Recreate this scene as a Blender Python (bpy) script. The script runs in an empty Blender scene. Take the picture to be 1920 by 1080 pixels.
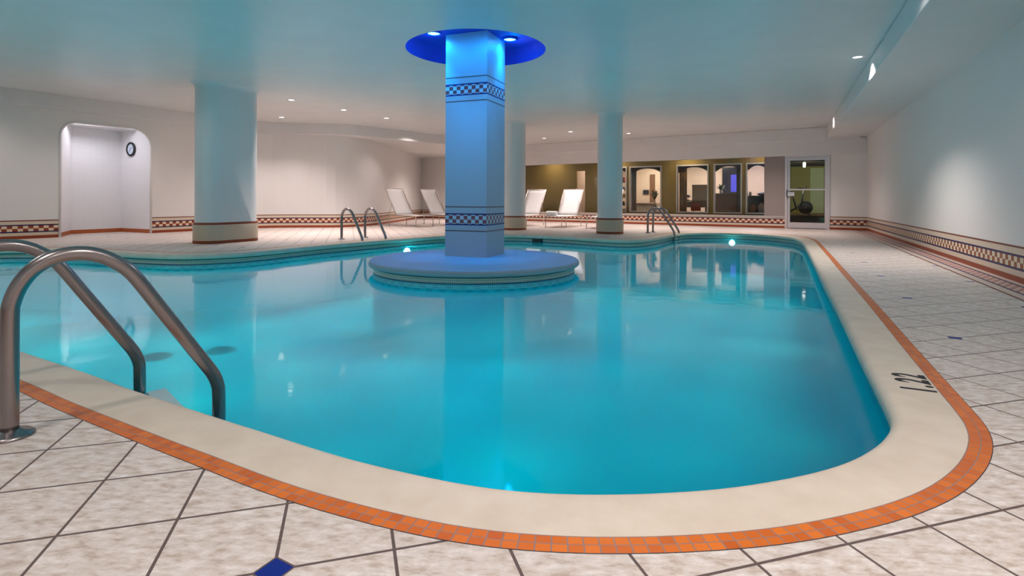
import bpy, bmesh, math, random
from mathutils import Vector, Matrix
from mathutils.geometry import tessellate_polygon
random.seed(7)
PI = math.pi
S = bpy.context.scene
COL = S.collection

# ------------------------------------------------------------------ camera
cam_d = bpy.data.cameras.new('camera')
cam_d.sensor_width = 36.0
cam_d.lens = 36.0 * 1043.0 / 1920.0
cam_d.shift_y = -165.7 / 1920.0
cam_d.clip_end = 200
cam = bpy.data.objects.new('camera', cam_d)
COL.objects.link(cam)
cam.matrix_world = Matrix.Translation((0, 0, 1.0)) @ Matrix.Rotation(PI / 2, 4, 'X') @ Matrix.Rotation(0.004, 4, 'Z')
S.camera = cam

# ------------------------------------------------------------------ world and view
w = bpy.data.worlds.new('world'); S.world = w; w.use_nodes = True
w.node_tree.nodes['Background'].inputs[0].default_value = (0.02, 0.02, 0.02, 1)
w.node_tree.nodes['Background'].inputs[1].default_value = 0.0
S.view_settings.view_transform = 'Standard'
S.view_settings.look = 'None'
S.view_settings.gamma = 1.0
S.view_settings.exposure = 0.15
S.view_settings.use_curve_mapping = False
try:
    S.cycles.use_denoising = True
    S.cycles.max_bounces = 10
    S.cycles.diffuse_bounces = 4
    S.cycles.use_adaptive_sampling = True
    S.cycles.adaptive_threshold = 0.03
    S.cycles.glossy_bounces = 4
    S.cycles.transparent_max_bounces = 12
    S.cycles.caustics_reflective = False
    S.cycles.caustics_refractive = False
    S.cycles.sample_clamp_indirect = 4.0
except Exception:
    pass

# light levels, all in one place
E_DOWN = 310.0        # ceiling downlights over the back deck
E_DECK = 150.0        # right deck downlight and the deck fill lights
E_POOL = 620.0        # fill lights added under the water
E_BLUE = 520.0        # blue lamps in the ceiling recess
E_ALCOVE = 11.0
E_ROOM = 60.0
C_WARM = (1.0, 0.845, 0.81)
C_DECK = (1.0, 0.90, 0.86)
C_POOL = (0.20, 1.0, 0.80)
C_BLUE = (0.0, 0.30, 1.0)
ZC = 3.58             # ceiling height
ZW = -0.20            # water level

def lamp(name, kind, loc, energy, color, size=0.05, spot=None, blend=0.6, aim=None):
    d = bpy.data.lights.new(name, kind)
    d.energy = energy; d.color = color
    if kind == 'AREA': d.shape = 'DISK'; d.size = size
    else: d.shadow_soft_size = size
    if kind == 'SPOT':
        d.spot_size = math.radians(spot); d.spot_blend = blend
    o = bpy.data.objects.new(name, d); COL.objects.link(o); o.location = loc
    if aim is not None:
        o.rotation_euler = (Vector(aim) - Vector(loc)).to_track_quat('-Z', 'Y').to_euler()
    return o

# ------------------------------------------------------------------ node helper
class NT:
    def __init__(self, name):
        self.m = bpy.data.materials.new(name); self.m.use_nodes = True
        self.t = self.m.node_tree; self.n = self.t.nodes; self.l = self.t.links
        self.b = self.n['Principled BSDF']
    def put(self, sock, v):
        if isinstance(v, bpy.types.NodeSocket): self.l.new(v, sock)
        elif isinstance(v, (tuple, list)) and len(v) == 3 and sock.type == 'RGBA': sock.default_value = (*v, 1)
        else: sock.default_value = v
    def math(self, op, a, b=0.0, c=None):
        x = self.n.new('ShaderNodeMath'); x.operation = op
        self.put(x.inputs[0], a); self.put(x.inputs[1], b)
        if c is not None: self.put(x.inputs[2], c)
        return x.outputs[0]
    def mix(self, f, a, b):
        x = self.n.new('ShaderNodeMix'); x.data_type = 'RGBA'
        self.put(x.inputs[0], f); self.put(x.inputs[6], a); self.put(x.inputs[7], b)
        return x.outputs[2]
    def uv(self):
        x = self.n.new('ShaderNodeTexCoord'); s = self.n.new('ShaderNodeSeparateXYZ')
        self.l.new(x.outputs['UV'], s.inputs[0]); return s.outputs[0], s.outputs[1]
    def obj(self):
        x = self.n.new('ShaderNodeTexCoord'); return x.outputs['Object']
    def xyz(self, v):
        s = self.n.new('ShaderNodeSeparateXYZ'); self.l.new(v, s.inputs[0]); return s.outputs
    def noise(self, scale, detail=3, vec=None, rough=0.55):
        x = self.n.new('ShaderNodeTexNoise'); x.inputs['Scale'].default_value = scale
        x.inputs['Detail'].default_value = detail; x.inputs['Roughness'].default_value = rough
        if vec is not None: self.l.new(vec, x.inputs['Vector'])
        return x.outputs['Fac']
    def ramp(self, f, stops):
        x = self.n.new('ShaderNodeValToRGB'); self.put(x.inputs[0], f)
        e = x.color_ramp.elements
        e[0].position, e[0].color = stops[0][0], (*stops[0][1], 1)
        e[1].position, e[1].color = stops[1][0], (*stops[1][1], 1)
        for p, c in stops[2:]:
            k = e.new(p); k.color = (*c, 1)
        return x.outputs[0]
    def between(self, v, a, b):
        return self.math('MULTIPLY', self.math('GREATER_THAN', v, a), self.math('LESS_THAN', v, b))
    def grid(self, u, v, tu, tv, g):
        """1 on grout lines of a tu x tv grid, g the line's width"""
        fu = self.math('FRACT', self.math('DIVIDE', u, tu)); fv = self.math('FRACT', self.math('DIVIDE', v, tv))
        return self.math('MAXIMUM', self.math('LESS_THAN', fu, g / tu), self.math('LESS_THAN', fv, g / tv))
    def checks(self, u, v, cu, cv, v0):
        a = self.math('FLOOR', self.math('DIVIDE', u, cu)); b = self.math('FLOOR', self.math('DIVIDE', self.math('SUBTRACT', v, v0), cv))
        return self.math('FLOORED_MODULO', self.math('ADD', a, b), 2.0)
    def bump(self, h, strength, dist=0.01):
        x = self.n.new('ShaderNodeBump'); x.inputs['Strength'].default_value = strength; x.inputs['Distance'].default_value = dist
        self.put(x.inputs['Height'], h); self.l.new(x.outputs[0], self.b.inputs['Normal'])
    def done(self, color, rough=0.5, metal=0.0, spec=0.5, **kw):
        self.put(self.b.inputs['Base Color'], color); self.put(self.b.inputs['Roughness'], rough)
        self.b.inputs['Metallic'].default_value = metal; self.b.inputs['Specular IOR Level'].default_value = spec
        for k, v in kw.items(): self.put(self.b.inputs[k.replace('_', ' ')], v)
        return self.m

def srgb(r, g, b):
    f = lambda c: (c / 255 / 12.92) if c / 255 <= 0.04045 else ((c / 255 + 0.055) / 1.055) ** 2.4
    return (f(r), f(g), f(b))

M = {}
def plain(key, color, rough=0.5, metal=0.0, var=0.06, scale=8.0, spec=0.5):
    t = NT(key)
    n = t.noise(scale, 3, t.obj())
    d = tuple(max(0, c * (1 - var)) for c in color); l = tuple(min(1, c * (1 + var)) for c in color)
    M[key] = t.done(t.ramp(n, [(0.3, d), (0.7, l)]), rough, metal, spec)
    return M[key]
def glow(key, color, strength):
    t = NT(key); t.b.inputs['Emission Strength'].default_value = strength
    M[key] = t.done(color, 0.4, Emission_Color=color); return M[key]

NAVY = srgb(18, 16, 74); TERRA = srgb(150, 66, 34); CREAM = srgb(222, 204, 182); BROWN = srgb(118, 58, 38)
WHITE = (0.80, 0.79, 0.77)

def band_material(key, cu=0.10, dark=srgb(140, 58, 36), pale=srgb(228, 205, 175), navy=NAVY, floor_tile=TERRA):
    """white mosaic wall with the checked dado band along its foot; u runs along the wall, v is the height"""
    t = NT(key); u, v = t.uv()
    grout = t.grid(u, v, 0.05, 0.05, 0.004)
    c = t.mix(t.math('MULTIPLY', grout, 0.10), WHITE, (0.45, 0.44, 0.43))
    low = t.mix(t.math('MULTIPLY', t.grid(u, v, 0.0285, 0.0285, 0.004), 0.35), CREAM, (0.35, 0.30, 0.26))
    c = t.mix(t.math('LESS_THAN', v, 0.45), c, low)
    c = t.mix(t.between(v, 0.425, 0.452), c, BROWN)
    c = t.mix(t.between(v, 0.315, 0.345), c, navy)
    ck = t.mix(t.checks(u, v, cu, 0.0675, 0.18), dark, pale)
    c = t.mix(t.between(v, 0.18, 0.315), c, ck)
    c = t.mix(t.between(v, 0.15, 0.18), c, navy)
    c = t.mix(t.math('LESS_THAN', v, 0.075), c, floor_tile)
    M[key] = t.done(c, 0.42, spec=0.4); return M[key]
band_material('wall_mosaic')
band_material('wall_mosaic_blue', cu=0.10, dark=srgb(150, 80, 40), pale=srgb(225, 215, 190), navy=srgb(18, 18, 84))

def white_mosaic():
    t = NT('white_mosaic'); u, v = t.uv()
    c = t.mix(t.math('MULTIPLY', t.grid(u, v, 0.05, 0.05, 0.004), 0.10), WHITE, (0.45, 0.44, 0.43))
    M['white_mosaic'] = t.done(c, 0.45, spec=0.4)
    t = NT('alcove_mosaic'); u, v = t.uv()
    c = t.mix(t.math('MULTIPLY', t.grid(u, v, 0.15, 0.15, 0.006), 0.15), (0.84, 0.83, 0.84), (0.5, 0.5, 0.52))
    c = t.mix(t.math('LESS_THAN', v, 0.11), c, srgb(178, 96, 52))
    M['alcove_mosaic'] = t.done(c, 0.4, spec=0.4)
    t = NT('column_mosaic'); u, v = t.uv()
    c = t.mix(t.math('MULTIPLY', t.grid(u, v, 0.05, 0.05, 0.004), 0.10), (0.74, 0.75, 0.75), (0.45, 0.44, 0.43))
    low = t.mix(t.math('MULTIPLY', t.grid(u, v, 0.032, 0.032, 0.006), 0.5), srgb(214, 196, 172), srgb(120, 104, 90))
    c = t.mix(t.math('LESS_THAN', v, 0.44), c, low)
    c = t.mix(t.between(v, 0.415, 0.465), c, srgb(140, 66, 44))
    c = t.mix(t.math('LESS_THAN', v, 0.065), c, srgb(140, 66, 36))
    M['column_mosaic'] = t.done(c, 0.45, spec=0.4)
    t = NT('pillar_mosaic'); u, v = t.uv()
    c = t.mix(t.math('MULTIPLY', t.grid(u, v, 0.024, 0.024, 0.003), 0.22), (0.42, 0.45, 0.46), (0.3, 0.31, 0.32))
    for z in (0.0, 2.262):
        vv = t.math('SUBTRACT', v, z)
        dots = t.grid(u, vv, 0.024, 1.0, 0.006)
        line = t.mix(dots, srgb(96, 52, 44), srgb(170, 160, 150))
        c = t.mix(t.between(vv, 0.858, 0.880), c, line)
        c = t.mix(t.between(vv, 0.440, 0.462), c, line)
        c = t.mix(t.between(vv, 0.735, 0.757), c, srgb(16, 34, 100))
        c = t.mix(t.between(vv, 0.550, 0.572), c, srgb(16, 34, 100))
        ck = t.mix(t.checks(u, vv, 0.0726, 0.0665, 0.583), srgb(140, 62, 62), srgb(190, 205, 205))
        ck = t.mix(t.math('MULTIPLY', t.grid(u, vv, 0.0363, 0.0333, 0.004), 0.5), ck, srgb(120, 130, 135))
        c = t.mix(t.between(vv, 0.572, 0.735), c, ck)
    M['pillar_mosaic'] = t.done(c, 0.35, spec=0.4)
white_mosaic()

def floor_material():
    t = NT('floor_tiles'); x, y, _ = t.xyz(t.obj())
    x = t.math('SUBTRACT', x, -0.637); y = t.math('SUBTRACT', y, 1.497)
    # tile grid set diagonally to the room
    det = 0.305 * 0.3275 + 0.096 * 0.0905
    a = t.math('ADD', t.math('MULTIPLY', x, 0.3275 / det), t.math('MULTIPLY', y, 0.096 / det))
    b = t.math('ADD', t.math('MULTIPLY', x, -0.0905 / det), t.math('MULTIPLY', y, 0.305 / det))
    def edge(q):
        f = t.math('FRACT', t.math('ADD', q, 0.5)); return t.math('ABSOLUTE', t.math('SUBTRACT', f, 0.5))
    g = t.math('LESS_THAN', t.math('MINIMUM', edge(a), edge(b)), 0.0150)
    s = t.math('ADD', a, b); d = t.math('SUBTRACT', a, b)
    def dev(q, off, per):
        k = t.math('DIVIDE', t.math('SUBTRACT', q, off), per)
        f = t.math('SUBTRACT', t.math('FRACT', t.math('ADD', k, 0.5)), 0.5)
        return t.math('MULTIPLY', t.math('ABSOLUTE', f), per)
    far = t.math('MAXIMUM', dev(s, 2, 8), dev(d, 2, 4))
    near = t.math('ADD', t.math('ABSOLUTE', a), t.math('ABSOLUTE', b))
    ins = t.math('MINIMUM', far, near)
    inset = t.math('LESS_THAN', ins, 0.155); rim = t.math('LESS_THAN', ins, 0.18)
    v = t.obj()
    mp = t.n.new('ShaderNodeMapping'); t.l.new(v, mp.inputs[0])
    mp.inputs['Rotation'].default_value = (0, 0, 0.28); mp.inputs['Scale'].default_value = (1.0, 2.2, 1.0)
    n1 = t.noise(15.0, 9, mp.outputs[0], 0.68); n2 = t.noise(2.2, 3, v)
    ta = t.math('FLOOR', a); tb = t.math('FLOOR', b)
    wn = t.n.new('ShaderNodeTexWhiteNoise'); wn.noise_dimensions = '2D'
    cb = t.n.new('ShaderNodeCombineXYZ'); t.l.new(ta, cb.inputs[0]); t.l.new(tb, cb.inputs[1]); t.l.new(cb.outputs[0], wn.inputs['Vector'])
    c = t.ramp(n1, [(0.36, srgb(176, 156, 142)), (0.47, srgb(208, 195, 186)), (0.54, srgb(216, 206, 200)), (0.64, srgb(234, 227, 223))])
    c = t.mix(t.math('MULTIPLY', n2, 0.25), c, srgb(212, 198, 188))
    c = t.mix(t.math('MULTIPLY', wn.outputs[0], 0.16), c, srgb(180, 168, 160))
    c = t.mix(g, c, srgb(98, 82, 78)); c = t.mix(rim, c, srgb(98, 82, 78)); c = t.mix(inset, c, srgb(4, 34, 128))
    h = t.math('SUBTRACT', t.math('MULTIPLY', n1, 0.25), g)
    t.bump(h, 0.25, 0.004)
    M['floor_tiles'] = t.done(c, 0.5, spec=0.35)
floor_material()

def misc_materials():
    t = NT('ceiling_paint'); n = t.noise(1.3, 3, t.obj()); n2 = t.noise(60, 2, t.obj())
    t.bump(n2, 0.04, 0.004)
    M['ceiling_paint'] = t.done(t.ramp(n, [(0.3, (0.70, 0.71, 0.70)), (0.7, (0.75, 0.75, 0.74))]), 0.34, spec=0.5)
    plain('soffit_paint', (0.74, 0.73, 0.72), 0.45, var=0.02, scale=2)
    t = NT('coping_stone'); n = t.noise(5, 5, t.obj()); n2 = t.noise(120, 2, t.obj())
    t.bump(n2, 0.08, 0.002)
    M['coping_stone'] = t.done(t.ramp(n, [(0.3, srgb(212, 196, 178)), (0.7, srgb(224, 210, 194))]), 0.5, spec=0.35)
    t = NT('orange_mosaic'); u, v = t.uv()
    wn = t.n.new('ShaderNodeTexWhiteNoise'); wn.noise_dimensions = '2D'
    cb = t.n.new('ShaderNodeCombineXYZ'); t.l.new(t.math('FLOOR', t.math('DIVIDE', u, 0.0395)), cb.inputs[0]); t.l.new(t.math('FLOOR', t.math('DIVIDE', v, 0.0385)), cb.inputs[1])
    t.l.new(cb.outputs[0], wn.inputs['Vector'])
    c = t.mix(wn.outputs[0], srgb(198, 94, 20), srgb(224, 118, 30))
    c = t.mix(t.grid(u, v, 0.0395, 0.0385, 0.0042), c, srgb(150, 118, 112))
    c = t.mix(t.math('GREATER_THAN', v, 0.077), c, srgb(70, 60, 66))
    M['orange_mosaic'] = t.done(c, 0.4, spec=0.4)
    # pool wall: mosaic above the water line, navy line, blue checks, aqua plaster below
    t = NT('pool_wall_tiles'); u, v = t.uv()
    c = srgb(12, 190, 214)
    c = t.mix(t.between(v, -0.325, -0.225), c, t.mix(t.checks(u, v, 0.10, 0.05, -0.325), srgb(16, 60, 120), srgb(60, 160, 180)))
    wm = t.mix(t.math('MULTIPLY', t.grid(u, v, 0.03, 0.03, 0.006), 0.75), srgb(206, 206, 192), srgb(80, 84, 80))
    c = t.mix(t.between(v, -0.19, -0.1), c, wm)
    c = t.mix(t.between(v, -0.225, -0.19), c, srgb(14, 26, 78))
    c = t.mix(t.math('GREATER_THAN', v, -0.118), c, srgb(112, 62, 48))
    M['pool_wall_tiles'] = t.done(c, 0.4, spec=0.3)
    t = NT('pool_floor_plaster'); n = t.noise(0.5, 3, t.obj())
    M['pool_floor_plaster'] = t.done(t.ramp(n, [(0.3, srgb(6, 180, 208)), (0.7, srgb(12, 192, 216))]), 0.6, spec=0.2)
    # water: fresnel mix of mirror and tinted clear
    t = NT('water'); t.n.remove(t.b)
    out = t.n['Material Output']
    tr = t.n.new('ShaderNodeBsdfTransparent'); tr.inputs[0].default_value = (0.22, 0.88, 0.95, 1)
    gl = t.n.new('ShaderNodeBsdfGlossy'); gl.inputs['Roughness'].default_value = 0.05; gl.inputs[0].default_value = (1, 1, 1, 1)
    fr = t.n.new('ShaderNodeFresnel'); fr.inputs[0].default_value = 1.27
    mp = t.n.new('ShaderNodeMapping'); t.l.new(t.obj(), mp.inputs[0]); mp.inputs['Scale'].default_value = (1, 1, 1)
    nz = t.noise(1.6, 3, mp.outputs[0]); bp = t.n.new('ShaderNodeBump'); bp.inputs['Strength'].default_value = 0.06; bp.inputs['Distance'].default_value = 0.05
    t.l.new(nz, bp.inputs['Height']); t.l.new(bp.outputs[0], gl.inputs['Normal'])
    tl = t.n.new('ShaderNodeBsdfTranslucent'); tl.inputs[0].default_value = (0.0, 0.72, 0.84, 1)      # the water's own cloudiness
    cl = t.n.new('ShaderNodeMixShader'); cl.inputs[0].default_value = 0.52; t.l.new(tr.outputs[0], cl.inputs[1]); t.l.new(tl.outputs[0], cl.inputs[2])
    mx = t.n.new('ShaderNodeMixShader'); t.l.new(fr.outputs[0], mx.inputs[0]); t.l.new(cl.outputs[0], mx.inputs[1]); t.l.new(gl.outputs[0], mx.inputs[2])
    t.l.new(mx.outputs[0], out.inputs['Surface']); M['water'] = t.m
    # window and door glass
    t = NT('glass'); t.n.remove(t.b); out = t.n['Material Output']
    tr = t.n.new('ShaderNodeBsdfTransparent'); tr.inputs[0].default_value = (0.93, 0.95, 0.93, 1)
    gl = t.n.new('ShaderNodeBsdfGlossy'); gl.inputs['Roughness'].default_value = 0.02
    fr = t.n.new('ShaderNodeFresnel'); fr.inputs[0].default_value = 1.45
    mx = t.n.new('ShaderNodeMixShader'); t.l.new(fr.outputs[0], mx.inputs[0]); t.l.new(tr.outputs[0], mx.inputs[1]); t.l.new(gl.outputs[0], mx.inputs[2])
    t.l.new(mx.outputs[0], out.inputs['Surface']); M['glass'] = t.m
    # floor border in front of the right wall; v across from the wall
    t = NT('border_mosaic'); u, v = t.uv()
    c = t.mix(t.math('MULTIPLY', t.grid(u, v, 0.03, 0.03, 0.004), 0.3), srgb(205, 188, 176), srgb(120, 104, 100))
    c = t.mix(t.between(v, 0.10, 0.30), c, t.mix(t.checks(u, v, 0.10, 0.05, 0.10), srgb(200, 180, 172), srgb(164, 104, 92)))
    c = t.mix(t.between(v, 0.08, 0.115), c, srgb(40, 38, 84))
    c = t.mix(t.between(v, 0.285, 0.315), c, srgb(40, 38, 84))
    c = t.mix(t.math('GREATER_THAN', v, 0.42), c, srgb(120, 62, 48))
    M['border_mosaic'] = t.done(c, 0.45, spec=0.35)
misc_materials()

plain('step_plastic', (0.42, 0.60, 0.64), 0.4, 0, 0.03)
plain('steel', (0.30, 0.27, 0.27), 0.26, 1.0, 0.05, 3)
plain('aluminium', (0.72, 0.66, 0.66), 0.35, 0.6, 0.03, 4)
plain('white_gloss', (0.82, 0.81, 0.80), 0.4, 0, 0.02)
plain('sling_white', (0.86, 0.84, 0.82), 0.8, 0, 0.03, 30)
plain('lounger_metal', (0.56, 0.47, 0.42), 0.4, 0.3, 0.05)
plain('towel_white', (0.92, 0.92, 0.90), 0.95, 0, 0.03, 60)
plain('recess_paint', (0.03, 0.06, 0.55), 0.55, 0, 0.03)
plain('stone_top', (0.32, 0.37, 0.42), 0.5, 0, 0.03, 5)
plain('black_plastic', (0.02, 0.02, 0.022), 0.45, 0, 0.1)
plain('drain_grey', (0.05, 0.10, 0.12), 0.6, 0, 0.1)
plain('olive_wall', srgb(150, 124, 66), 0.7, 0, 0.05, 1.5)
plain('olive_green', srgb(156, 148, 82), 0.7, 0, 0.04, 1.5)
plain('pale_green', srgb(186, 196, 158), 0.6, 0, 0.03, 1.5)
plain('brown_floor', srgb(96, 62, 34), 0.45, 0, 0.15, 5)
plain('dark_brown', srgb(62, 40, 30), 0.5, 0, 0.1, 6)
plain('wood_brown', srgb(112, 76, 52), 0.5, 0, 0.12, 6)
plain('room_wall', srgb(214, 192, 178), 0.7, 0, 0.03, 2)
plain('grey_panel', srgb(150, 140, 136), 0.6, 0, 0.02, 2)
plain('valance', srgb(84, 24, 34), 0.8, 0, 0.1, 8)
plain('curtain_orange', srgb(190, 140, 96), 0.85, 0, 0.1, 12)
plain('curtain_brown', srgb(128, 96, 74), 0.85, 0, 0.1, 12)
plain('screen_dark', (0.012, 0.012, 0.03), 0.25, 0, 0.1)
glow('screen_blue', srgb(70, 70, 200), 0.35)
plain('leaf', srgb(62, 78, 44), 0.6, 0, 0.2, 20)
plain('pot_white', (0.85, 0.85, 0.85), 0.4, 0, 0.02)
plain('chair_red', srgb(150, 62, 48), 0.7, 0, 0.1)
plain('board_grey', srgb(168, 160, 150), 0.6, 0, 0.03)
plain('desk_grey', srgb(120, 116, 112), 0.5, 0, 0.1, 10)
plain('bag_tan', srgb(150, 112, 88), 0.8, 0, 0.15, 14)
plain('bag_pale', srgb(176, 160, 150), 0.8, 0, 0.15, 14)
plain('dark_ceiling', srgb(44, 28, 16), 0.8, 0, 0.05)
plain('number_black', (0.015, 0.015, 0.02), 0.6, 0, 0.05)
plain('clock_face', (0.62, 0.72, 0.85), 0.4, 0, 0.02)
glow('lamp_glow', (1.0, 0.94, 0.90), 5.0)
glow('lamp_soft', (1.0, 0.97, 0.92), 2.0)
glow('lamp_blue', (0.10, 0.55, 1.0), 9.0)
glow('lamp_pool', (0.9, 1.0, 1.0), 60.0)
for i, c in enumerate([srgb(190, 60, 60), srgb(210, 200, 190), srgb(60, 70, 60), srgb(200, 160, 70), srgb(70, 60, 80)]):
    plain('goods_%d' % i, c, 0.5)

# ------------------------------------------------------------------ geometry helpers
class MB:
    def __init__(self): self.v = []; self.f = []; self.uv = []; self.sm = []
    def face(self, pts, uvs=None, smooth=False):
        i = len(self.v); self.v += [tuple(p) for p in pts]; self.f.append(tuple(range(i, i + len(pts))))
        self.uv.append(uvs or [(p[0] + p[1], p[2]) for p in pts]); self.sm.append(smooth)
    def box(self, c, s, rot=0.0):
        hx, hy, hz = s[0] / 2, s[1] / 2, s[2] / 2; cs, sn = math.cos(rot), math.sin(rot)
        P = lambda x, y, z: (c[0] + x * cs - y * sn, c[1] + x * sn + y * cs, c[2] + z)
        q = [P(x, y, z) for z in (-hz, hz) for y in (-hy, hy) for x in (-hx, hx)]
        for f in ((0, 2, 3, 1), (4, 5, 7, 6), (0, 1, 5, 4), (1, 3, 7, 5), (3, 2, 6, 7), (2, 0, 4, 6)): self.face([q[k] for k in f])
        return self
    def strip(self, pts, z0, z1, u0=0.0, inside=None):
        u = u0
        for a, b in zip(pts, pts[1:]):
            L = math.dist(a, b)
            q = [(a[0], a[1], z0), (b[0], b[1], z0), (b[0], b[1], z1), (a[0], a[1], z1)]
            self.face(q, [(u, z0), (u + L, z0), (u + L, z1), (u, z1)]); u += L
        return u
    def sweep(self, rings, closed_u=True, closed_v=False, uvs=None, smooth=True):
        """grid of rings, each a list of points"""
        base = len(self.v); n = len(rings[0]); m = len(rings)
        for r in rings: self.v += [tuple(p) for p in r]
        for i in range(m if closed_v else m - 1):
            for j in range(n if closed_u else n - 1):
                i2, j2 = (i + 1) % m, (j + 1) % n
                self.f.append((base + i * n + j, base + i * n + j2, base + i2 * n + j2, base + i2 * n + j)); self.sm.append(smooth)
                if uvs: self.uv.append([uvs(i, j), uvs(i, j + 1), uvs(i + 1, j + 1), uvs(i + 1, j)])
                else: self.uv.append([(j / n, i), ((j + 1) / n, i), ((j + 1) / n, i + 1), (j / n, i + 1)])
    def tube(self, pts, r, n=12, cap=True):
        pts = [Vector(p) for p in pts]; rings = []
        up = Vector((0, 0, 1)); prev = None
        for i, p in enumerate(pts):
            d = (pts[min(i + 1, len(pts) - 1)] - pts[max(i - 1, 0)]).normalized()
            if prev is None:
                a = d.cross(up)
                if a.length < 0.05: a = d.cross(Vector((1, 0, 0)))
            else: a = prev - d * prev.dot(d)
            a.normalize(); prev = a; b = d.cross(a)
            rings.append([p + (a * math.cos(t) + b * math.sin(t)) * r for t in [2 * PI * k / n for k in range(n)]])
        self.sweep(rings)
        if cap:
            self.face(rings[0][::-1]); self.face(rings[-1])
        return self
    def lathe(self, c, prof, n=48, a0=0.0):
        rings = [[(c[0] + r * math.cos(2 * PI * k / n), c[1] + r * math.sin(2 * PI * k / n), c[2] + z) for k in range(n)] for r, z in prof]
        R = max(r for r, z in prof); self.sweep(rings, uvs=lambda i, j: (2 * PI * R * j / n, prof[i][1] + c[2]))
        return self
    def poly(self, loops, z, flip=False):
        """flat polygon with holes at height z"""
        loops3 = [[Vector((p[0], p[1], 0)) for p in L] for L in loops]
        flat = [p for L in loops3 for p in L]
        for t in tessellate_polygon(loops3):
            q = [flat[k] for k in t]
            nrm = (q[1] - q[0]).cross(q[2] - q[0]).z
            if (nrm < 0) != flip: q = q[::-1]
            self.face([(p.x, p.y, z) for p in q], [(p.x, p.y) for p in q])
        return self
    def ext(self, loop, z0, z1):
        """extruded outline"""
        self.poly([loop], z0, True); self.poly([loop], z1); self.strip(list(loop) + [loop[0]], z0, z1); return self
    def build(self, name, mat, parent=None, merge=1e-5, bevel=0.0, recalc=True):
        me = bpy.data.meshes.new(name); me.from_pydata(self.v, [], self.f); me.update()
        ul = me.uv_layers.new(name='UVMap'); k = 0
        for p, uv in zip(me.polygons, self.uv):
            for li, c in zip(p.loop_indices, uv): ul.data[li].uv = c
        for p, s in zip(me.polygons, self.sm): p.use_smooth = s
        bm = bmesh.new(); bm.from_mesh(me)
        bmesh.ops.remove_doubles(bm, verts=bm.verts, dist=merge)
        if recalc: bmesh.ops.recalc_face_normals(bm, faces=bm.faces)
        bm.to_mesh(me); bm.free()
        me.materials.append(M[mat] if isinstance(mat, str) else mat)
        o = bpy.data.objects.new(name, me); COL.objects.link(o)
        if parent: o.parent = parent
        if bevel:
            b = o.modifiers.new('bevel', 'BEVEL'); b.width = bevel; b.segments = 2; b.limit_method = 'ANGLE'
        return o

def tag(o, label=None, cat=None, group=None, kind=None):
    for k, v in (('label', label), ('category', cat), ('group', group), ('kind', kind)):
        if v: o[k] = v
    return o
def thing(name, label, cat, loc=(0, 0, 0), rz=0.0, group=None):
    o = bpy.data.objects.new(name, None); COL.objects.link(o); o.location = loc; o.rotation_euler = (0, 0, rz)
    o.empty_display_size = 0.1
    return tag(o, label, cat, group)
def copy_tree(o, parent=None):
    c = o.copy(); COL.objects.link(c); c.parent = parent
    for ch in [x for x in COL.objects if x.parent == o]: copy_tree(ch, c)
    return c

def spline(P, n, closed=True):
    out = []; m = len(P)
    for i in range(m if closed else m - 1):
        g = lambda k: Vector(P[k % m]) if closed else Vector(P[max(0, min(m - 1, k))])
        p0, p1, p2, p3 = g(i - 1), g(i), g(i + 1), g(i + 2)
        for k in range(n):
            t = k / n
            out.append(0.5 * (2 * p1 + (p2 - p0) * t + (2 * p0 - 5 * p1 + 4 * p2 - p3) * t * t + (3 * p1 - p0 - 3 * p2 + p3) * t ** 3))
    if not closed: out.append(Vector(P[-1]))
    return out
def resample(pts, step, closed=True):
    if closed: pts = pts + [pts[0]]
    L = [0]
    for a, b in zip(pts, pts[1:]): L.append(L[-1] + (b - a).length)
    n = max(3, round(L[-1] / step)); out = []; k = 0
    for i in range(n if closed else n + 1):
        s = L[-1] * i / n
        while k < len(L) - 2 and L[k + 1] < s: k += 1
        d = L[k + 1] - L[k]; f = (s - L[k]) / d if d > 0 else 0
        out.append(pts[k].lerp(pts[k + 1], f))
    return out
def normals(pts):
    """outward normals of a closed outline"""
    n = len(pts); area = sum(pts[i].x * pts[(i + 1) % n].y - pts[(i + 1) % n].x * pts[i].y for i in range(n))
    s = 1 if area > 0 else -1; out = []
    for i in range(n):
        d = (pts[(i + 1) % n] - pts[i - 1]).normalized(); out.append(Vector((d.y, -d.x)) * s)
    return out

U = Vector((0.436, 0.900)); V = Vector((-0.900, 0.436))     # the room's two directions

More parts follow.
